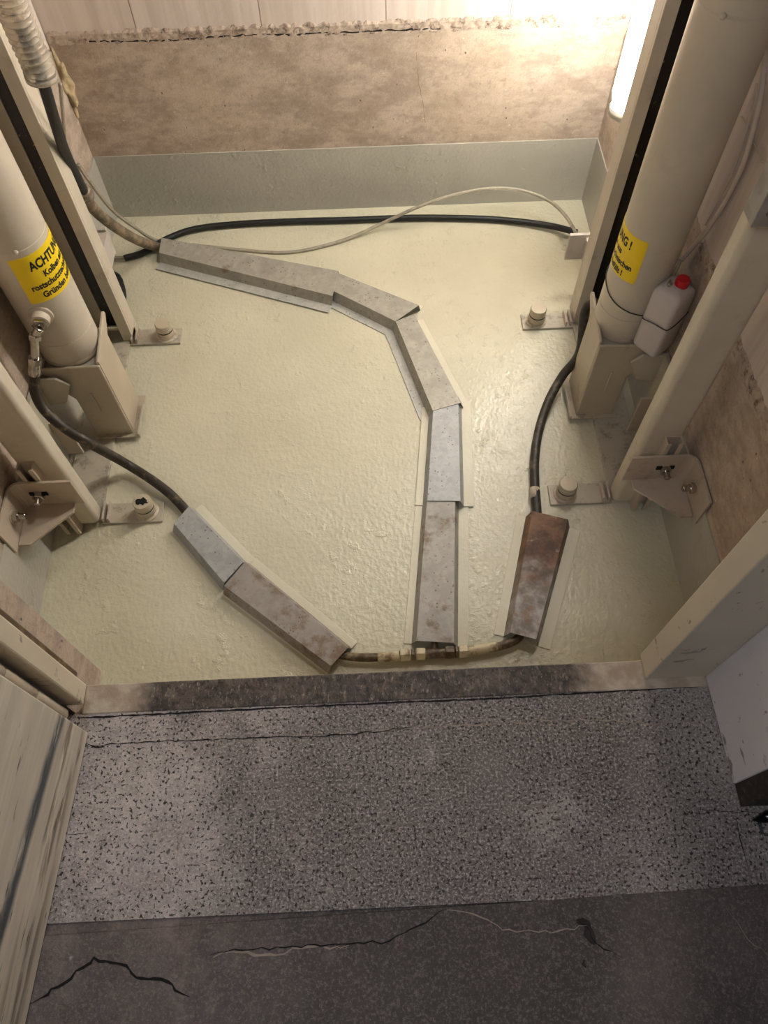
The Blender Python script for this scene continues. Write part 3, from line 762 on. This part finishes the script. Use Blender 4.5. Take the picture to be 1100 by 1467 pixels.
# ------------------------------------------------------------------ sheet metal hose covers
def cover(label, segs, mat, fl_mat_l, fl_mat_r, wl, wr, z=-.46, lift=0.0, ext=0.0, group='galvanised hose covers on the pit floor'):
    """segs: (A0, A1, B1, B0) top-face corners. Side A is continuous from piece to piece (mitred), side B is cut square.
    Walls splay a little towards the floor and end in flat flanges; ext slides the lower start under the cover before it."""
    P = [[Vector((x, y)) for x, y in sg] for sg in segs]
    allp = [p for sg in P for p in sg]
    cx = sum(p.x for p in allp) / len(allp); cy = sum(p.y for p in allp) / len(allp)
    zf = PIT + .0006 + lift; e = .013
    t = thing('hose_cover', (cx, cy, PIT), label, 'cover', group)
    A = [P[0][0]] + [sg[1] for sg in P]
    inside = P[0][3] - P[0][0]
    def off(pl, d, ins):
        out = []
        for i, p in enumerate(pl):
            ds = []
            if i: ds.append((p - pl[i-1]).normalized())
            if i < len(pl) - 1: ds.append((pl[i+1] - p).normalized())
            ns = []
            for q in ds:
                n_ = Vector((-q.y, q.x)); ns.append(-n_ if n_.dot(ins) > 0 else n_)
            n_ = sum(ns, Vector((0, 0))); n_.normalize(); out.append(p + n_ * (d / max(.3, n_.dot(ns[0]))))
        return out
    if ext:
        dA = (A[0] - A[1]).normalized() * ext
    else: dA = Vector((0, 0))
    bm = bmesh.new()
    def strip(b, top, bot, zt_, zb_):
        T_ = [b.verts.new((*p, zt_)) for p in top]; B_ = [b.verts.new((*p, zb_)) for p in bot]
        for i in range(len(top) - 1): b.faces.new((T_[i], T_[i+1], B_[i+1], B_[i]))
    def flange(pl, ins, w, m_):
        if w <= 0: return
        a, b2 = off(pl, e - .001, ins), off(pl, e + w, ins)
        b = bmesh.new()
        lo = [[b.verts.new((*p, zf)) for p in q] for q in (a, b2)]; hi = [[b.verts.new((*p, zf + .0026)) for p in q] for q in (a, b2)]
        n_ = len(pl)
        for i in range(n_ - 1):
            b.faces.new((lo[0][i], lo[0][i+1], lo[1][i+1], lo[1][i])); b.faces.new((hi[0][i], hi[0][i+1], hi[1][i+1], hi[1][i]))
            b.faces.new((lo[0][i], lo[0][i+1], hi[0][i+1], hi[0][i])); b.faces.new((lo[1][i], lo[1][i+1], hi[1][i+1], hi[1][i]))
        for i in (0, n_ - 1): b.faces.new((lo[0][i], lo[1][i], hi[1][i], hi[0][i]))
        obj('flange', b, m_, t, bevel=.0008)
    A2 = [A[0] + dA] + A[1:]
    strip(bm, A2, off(A2, e, inside), z, zf + .0015)
    for A0, A1, B1, B0 in P:
        first = A0 is P[0][0]
        Bl = [B0 + (dA if first else Vector((0, 0))), B1]
        strip(bm, Bl, off(Bl, e, A0 - B0), z, zf + .0015)
        q = [A0 + (dA if first else Vector((0, 0))), A1, B1, Bl[0]]
        bm.faces.new([bm.verts.new((p.x, p.y, z)) for p in q])
        flange(Bl, A0 - B0, wr, fl_mat_r)
    bmesh.ops.remove_doubles(bm, verts=bm.verts, dist=.0005)
    obj('channel', bm, mat, t, solid=.0022)
    flange(A2, inside, wl, fl_mat_l)
    return t
G, GW, GO, GD, FP, FG = M['galv'], M['galv_warm'], M['galv_worn'], M['galv_dirty'], M['flange_paint'], M['flange_grey']
cover('long straight galvanised cover nearest the rear wall where hose and cables enter', [((-.768, 2.25), (-.125, 1.995), (-.103, 2.117), (-.768, 2.329))], GW, FG, FP, .036, 0, lift=.003)
cover('bent galvanised cover with mitred elbow and open corner gap', [((-.128, 2.026), (.094, 1.863), (.179, 1.935), (-.104, 2.105)), ((.094, 1.863), (.195, 1.472), (.287, 1.498), (.159, 1.893))], GW, FG, FP, .03, .022, z=-.4615, ext=.05)
cover('short speckled galvanised cover below the mitred elbow', [((.197, 1.478), (.154, 1.138), (.252, 1.132), (.277, 1.496))], G, FP, FP, .024, .030, z=-.4635, lift=.003, ext=.03)
cover('straight galvanised cover ending above the grimy pipe tee', [((.153, 1.137), (.094, .700), (.194, .689), (.235, 1.133))], GO, FP, FP, .022, .030, z=-.4665, ext=.03)
cover('clean bluish galvanised cover where the left hose enters', [((-.604, 1.097), (-.442, .897), (-.392, .958), (-.565, 1.153))], G, FP, FP, 0, .026, z=-.4635)
cover('brown stained galvanised cover reaching down to the left pipe end', [((-.441, .886), (-.140, .638), (-.094, .686), (-.386, .958))], GD, FP, FP, .006, .024, z=-.460, lift=.003)
cover('rust brown steel cover at the foot of the right hose', [((.462, 1.083), (.350, .708), (.416, .685), (.562, 1.05))], M['rust'], FP, FP, .028, .034, z=-.456)

# ------------------------------------------------------------------ pipe tee between the covers
zt = -.4805
t = thing('pipe_tee', at_z(622, 938, PIT), 'painted hydraulic pipe tee with hex nuts joining the covers along the sill', 'pipe tee')
ctr = at_z(622, 936, zt)
obj('pipe', T([at_z(440, 905, zt), at_z(475, 932, zt), at_z(497, 940, zt), at_z(530, 942, zt), at_z(575, 939, zt)], .0115, 8, 16), M['pipe_dirty'], t, smooth=True)
obj('sleeve', T([at_z(541, 942, zt), at_z(560, 941, zt), at_z(572, 939, zt)], .0135, 6, 18), M['pipe'], t, smooth=True)
obj('pipe', T([at_z(668, 933, zt), at_z(700, 929, zt), at_z(725, 923, zt), at_z(745, 911, zt), at_z(757, 880, zt)], .0115, 8, 16), M['pipe_dirty'], t, smooth=True)
obj('sleeve', T([at_z(668, 933, zt), at_z(690, 930, zt), at_z(712, 926, zt)], .013, 6, 18), M['pipe'], t, smooth=True)
obj('tee_body', T([at_z(598, 937, zt), at_z(622, 936, zt), at_z(645, 935, zt)], .0135, 4, 16), M['pipe_dirty'], t, smooth=True)
br = T([at_z(622, 936, zt), at_z(622, 910, zt), at_z(624, 880, zt - .006)], .0085, 4, 16); obj('branch', br, M['pipe_dirty'], t, smooth=True)
def hexnut(x0, y0, x1, y1, r, m):
    a, b = at_z(x0, y0, zt), at_z(x1, y1, zt); bm = bmesh.new(); hexa(bm, a, (b - a), r, (b - a).length); obj('nut', bm, m, t)
hexnut(573, 939, 587, 938, .0185, M['pipe']); hexnut(589, 938, 594, 938, .017, M['pipe_dirty']); hexnut(596, 937, 609, 937, .0185, M['pipe'])
hexnut(637, 935, 651, 934, .0185, M['pipe_dirty']); hexnut(652, 934, 656, 934, .017, M['pipe_dirty']); hexnut(657, 934, 671, 933, .0185, M['pipe'])

# ------------------------------------------------------------------ cables and hoses at the rear
def corr(path, r, amp, step):
    ln = [0]
    for a, b in zip(path, path[1:]): ln.append(ln[-1] + (b - a).length)
    return lambda i: r + amp * math.sin(2*PI*ln[i] / step)
def at(x, y, Y): return at_y(x, y, Y)
t = thing('corrugated_hose', at(50, 112, 1.80), 'clear ribbed ventilation hose hanging at the top left corner', 'hose')
pts = spline([at(-10, -60, 1.78), at(14, 0, 1.79), at(34, 50, 1.80), at(52, 90, 1.80), at(60, 114, 1.80)], 60)
bm = bmesh.new(); tube(bm, pts, .033, 28, cap=False, rf=corr(pts, .031, .0052, .0150)); obj('ribbed_tube', bm, M['clear'], t, smooth=True, solid=.0015)
e = at(60, 113, 1.80); dv = (pts[-1] - pts[-6]).normalized()
bm = bmesh.new(); tube(bm, [e - dv*.012, e - dv*.006, e], .0365, 28, cap=False); obj('end_collar', bm, M['clear'], t, smooth=True, solid=.002)
t = thing('black_hose', at(122, 275, 2.0), 'black hose dropping from the clear ribbed hose into the rear floor cover', 'hose')
up = [at(30, 40, 1.80), at(60, 114, 1.80), at(76, 165, 1.83), at(92, 215, 1.90), at(112, 258, 1.98), at(124, 284, 2.03)]
lo = [at(120, 276, 2.02), at(134, 299, 2.06), at(162, 323, 2.13), at(195, 343, 2.21), at_z(222, 353, -.478), at_z(255, 362, -.4815), at_z(300, 370, -.4815)]
obj('upper_hose', T(up, .0145, 10, 18), M['hose_blk'], t, smooth=True)
lw = obj('lower_hose', T(lo, .018, 10, 18), M['hose_tan'], t, smooth=True); lw['label'] = 'greyish tan dirty lower stretch of the hose'
d = (lo[1] - lo[0]).normalized(); c0 = lo[0]
for o_, rr in ((-.014, .0235), (.004, .029), (.024, .024)):
    bm = bmesh.new(); lathe(bm, [(rr*.8, -.006), (rr, -.002), (rr, .004), (rr*.8, .008)], c0 + d*o_, d, 24); obj('clamp_ring', bm, M['hose_tan'], t, auto=40)
tag(obj('conduit', T([at_z(178, 370, -.485), at_z(205, 362, -.485), at_z(240, 342, -.486), at_z(280, 328, -.486), at_z(340, 321, -.486), at_z(420, 317, -.486), at_z(500, 315, -.486), at_z(590, 312, -.486), at_z(680, 313, -.486), at_z(740, 317, -.484), at_z(790, 324, -.475), at_z(826, 333, -.46)], .0118, 24, 12), M['conduit'], smooth=True), 'black corrugated conduit lying along the rear of the pit floor', 'conduit')
o = bpy.data.objects['conduit']
tag(obj('clear_tube', T([at(86, 120, 1.86), at(90, 165, 1.90), at(92, 200, 1.95), at(84, 226, 1.97)], .005, 8, 10), M['clear_thin'], smooth=True), 'thin clear tube bowed beside the black hose at upper left', 'tube')
tag(obj('clear_tube', T([at(112, 236, 2.08), at(130, 262, 2.10), at(160, 300, 2.17), at(192, 325, 2.26), at_z(226, 345, -.49), at_z(285, 352, -.494), at_z(345, 358, -.4945), at_z(400, 362, -.4945), at_z(445, 357, -.494), at_z(500, 341, -.488), at_z(545, 321, -.465), at(600, 296, 2.37), at(650, 279, 2.40), at(700, 270, 2.42), at(745, 272, 2.42), at(785, 287, 2.38), at(808, 307, 2.30), at(824, 332, 2.2), at(832, 352, 2.16)], .0062, 10, 10), M['clear_thin'], smooth=True), 'clear tube arching in front of the rear wall above the black conduit', 'tube')
tag(obj('clear_tube', T([at_z(148, 374, -.49), at_z(160, 370, -.49), at_z(178, 369, -.487)], .006, 8, 10), M['clear_thin'], smooth=True), 'short clear tube end poking from the black conduit beside the left rail', 'tube')
tag(obj('cable_stub', T([at_z(146, 384, -.49), at_z(156, 392, -.486), at_z(167, 396, -.484), at_z(174, 412, -.484), at_z(176, 428, -.486), at_z(172, 440, -.489)], .013, 8, 12, rf=lambda i: .009 + .005*math.sin(i*.09) + random.uniform(-.0012, .0012)), M['hose_blk'], smooth=True), 'greasy black cable stub curled behind the left guide rail', 'cable')
# expanding foam in the left rear corner
bm = bmesh.new(); bmesh.ops.create_icosphere(bm, subdivisions=4, radius=1)
for v in bm.verts:
    k = 1 + .35*math.sin(v.co.x*5 + 2)*math.cos(v.co.z*6) + random.uniform(-.06, .06)
    v.co = Vector((XL + .005 + v.co.x*.022*k, YB + v.co.y*.022*k, .03 + v.co.z*.09*k))
tag(obj('foam_filler', bm, M['foam'], smooth=True), 'lump of yellowish filler foam in the rear left corner', 'filler foam')

# ------------------------------------------------------------------ canister at the right cylinder
A_ = Vector((.760, 1.4655)); Bc = Vector((.803, 1.397))
u = (Bc - A_); wd = u.length; u.normalize(); v_ = Vector((-u.y, u.x))
if v_.x < 0: v_ = -v_
# the near corner Bc, the left face runs A_ -> Bc, the right face runs away from the viewer towards the wall
cw, cd = .066, .066
z0, z1 = -.153, .055
ctr = Vector((.805, 1.442))
t = thing('canister', (ctr.x, ctr.y, z0), 'milky white plastic canister with red cap tied to the right cylinder', 'canister')
ang = math.radians(-52)
def canpt(a, b, z):
    ca, sa = math.cos(ang), math.sin(ang); return Vector((ctr.x + a*ca - b*sa, ctr.y + a*sa + b*ca, z))
bm = bmesh.new(); rings = []
hw = .042
for z, f in ((z0, .86), (z0 + .006, .97), (z0 + .016, 1), (z1 - .012, 1), (z1 + .002, .96), (z1 + .010, .82), (z1 + .014, .6), (z1 + .016, .42), (z1 + .018, .30)):
    ring = []; rc = .012 if f > .9 else .012 * f
    for q_ in range(4):
        sx, sy = ((1, 1), (-1, 1), (-1, -1), (1, -1))[q_]
        for k in range(5):
            a = q_*PI/2 + k*PI/8
            ring.append(bm.verts.new(canpt(sx*(hw*f - rc) + rc*math.cos(a), sy*(hw*f - rc) + rc*math.sin(a), z)))
    rings.append(ring)
for p_, q_ in zip(rings, rings[1:]):
    for k in range(20): bm.faces.new((p_[k], p_[(k+1) % 20], q_[(k+1) % 20], q_[k]))
bm.faces.new(rings[0][::-1]); bm.faces.new(rings[-1])
obj('body', bm, M['plastic'], t, smooth=True)
bm = bmesh.new(); cc = canpt(.004, .012, 0); lathe(bm, [(.014, z1 + .012), (.0185, z1 + .015), (.0185, z1 + .032), (.016, z1 + .036)], (cc.x, cc.y, 0), seg=24); obj('cap', bm, M['red'], t, auto=40)
zb = -.035
loop = [cyl_pt(CYL[1][0], CYL[1][1] + .0022, a, z) for a, z in ((100, .01), (140, .008), (171, 0.0), (200, -.018), (225, -.032), (250, -.043), (268, -.05))]
loop += [at_y(923, 453, 1.462), canpt(-hw*.8, -hw - .0025, -.044), canpt(0, -hw - .0025, -.037), canpt(hw - .006, -hw - .0025, -.032), canpt(hw + .002, -hw + .006, -.03), canpt(hw + .0025, 0, -.028), canpt(hw - .002, hw + .002, -.02)]
t2 = thing('wire_tie', loop[7], 'dark tie wire looped around the right cylinder and the white canister', 'wire')
obj('loop', T(loop, .0016, 8, 8), M['wire'], t2, smooth=True)
kp = loop[7]; obj('twist', T([kp, kp + Vector((-.004, -.006, .0)), kp + Vector((-.006, -.010, -.004))], .0028, 4, 8), M['wire'], t2, smooth=True)
cap_in = canpt(-.018, .008, z1 + .008)
tag(obj('drain_tube', T([at_x(975, 372, .845), at_x(966, 392, .83), at_y(958, 408, 1.43), cap_in], .0045, 8, 10), M['clear_thin'], smooth=True), 'thin clear drain tube leading down into the white canister', 'tube')
t = thing('wall_cable', at_x(1020, 320, .855), 'beige cable hanging in a curve down the right shaft wall', 'cable')
obj('cable', T([at_x(1096, -40, .855), at_x(1096, 60, .855), at_x(1092, 120, .855), at_x(1080, 180, .855), at_x(1064, 235, .855), at_x(1040, 285, .855), at_x(1015, 325, .855), at_x(990, 356, .853), at_x(976, 372, .848)], .0065, 10, 12), M['cable'], t, smooth=True)
obj('tracer_wire', T([at_x(1084, 120, .855), at_x(1068, 190, .855), at_x(1050, 245, .855), at_x(1030, 285, .855), at_x(1010, 322, .855)], .0022, 10, 8), M['cable'], t, smooth=True)
for (x0, y0), (x1, y1) in (((1062, 167), (1073, 183)), ((1079, 202), (1092, 232))):
    obj('staple', T([at_x(x0, y0, .861), at_x((x0+x1)/2, (y0+y1)/2, .858), at_x(x1, y1, .861)], .002, 4, 6), M['bracket'], t, smooth=True)
t = thing('switch_box', (.75, 1.10, .55), 'grey steel box fixed to the right front post at the picture edge', 'box')
a, b_ = at_y(1069, 313, 1.095), at_y(1100, 240, 1.095)
bm = bmesh.new(); box(bm, (a.x, 1.07, a.z), (a.x + .16, 1.1168, a.z + .22)); obj('housing', bm, M['greybox'], t, bevel=.002)
for zz in (.03, .19):
    bm = bmesh.new(); lathe(bm, [(.005, 0), (.005, .003), (.003, .004)], (a.x + .02, 1.07, a.z + zz), (0, -1, 0), 12); obj('screw', bm, M['zinc'], t)

# ------------------------------------------------------------------ light
w = bpy.data.worlds.new('world'); S.world = w; w.use_nodes = True
w.node_tree.nodes['Background'].inputs[0].default_value = (.80, .86, 1.0, 1); w.node_tree.nodes['Background'].inputs[1].default_value = .018
def area(name, loc, target, sx, sy, power, col):
    d = bpy.data.lights.new(name, 'AREA'); d.shape = 'RECTANGLE'; d.size = sx; d.size_y = sy; d.energy = power; d.color = col
    o = bpy.data.objects.new(name, d); COL.objects.link(o); o.location = loc
    o.rotation_euler = (Vector(target) - Vector(loc)).to_track_quat('-Z', 'Y').to_euler(); return o
area('hall_ceiling_light', (-.42, -.75, 2.45), (.35, .15, 0), .9, .3, 10, (.86, .90, 1.0))
area('added_upper_light', (.74, 2.15, 2.25), (-.25, 1.2, PIT), .5, .12, 13, (1.0, .955, .88))  # unseen area light added high in the shaft to strengthen the lamp
S.view_settings.view_transform = 'Standard'; S.view_settings.look = 'None'; S.view_settings.gamma = 1.0
S.view_settings.exposure = 0.68
try: S.view_settings.use_curve_mapping = False
except Exception: pass
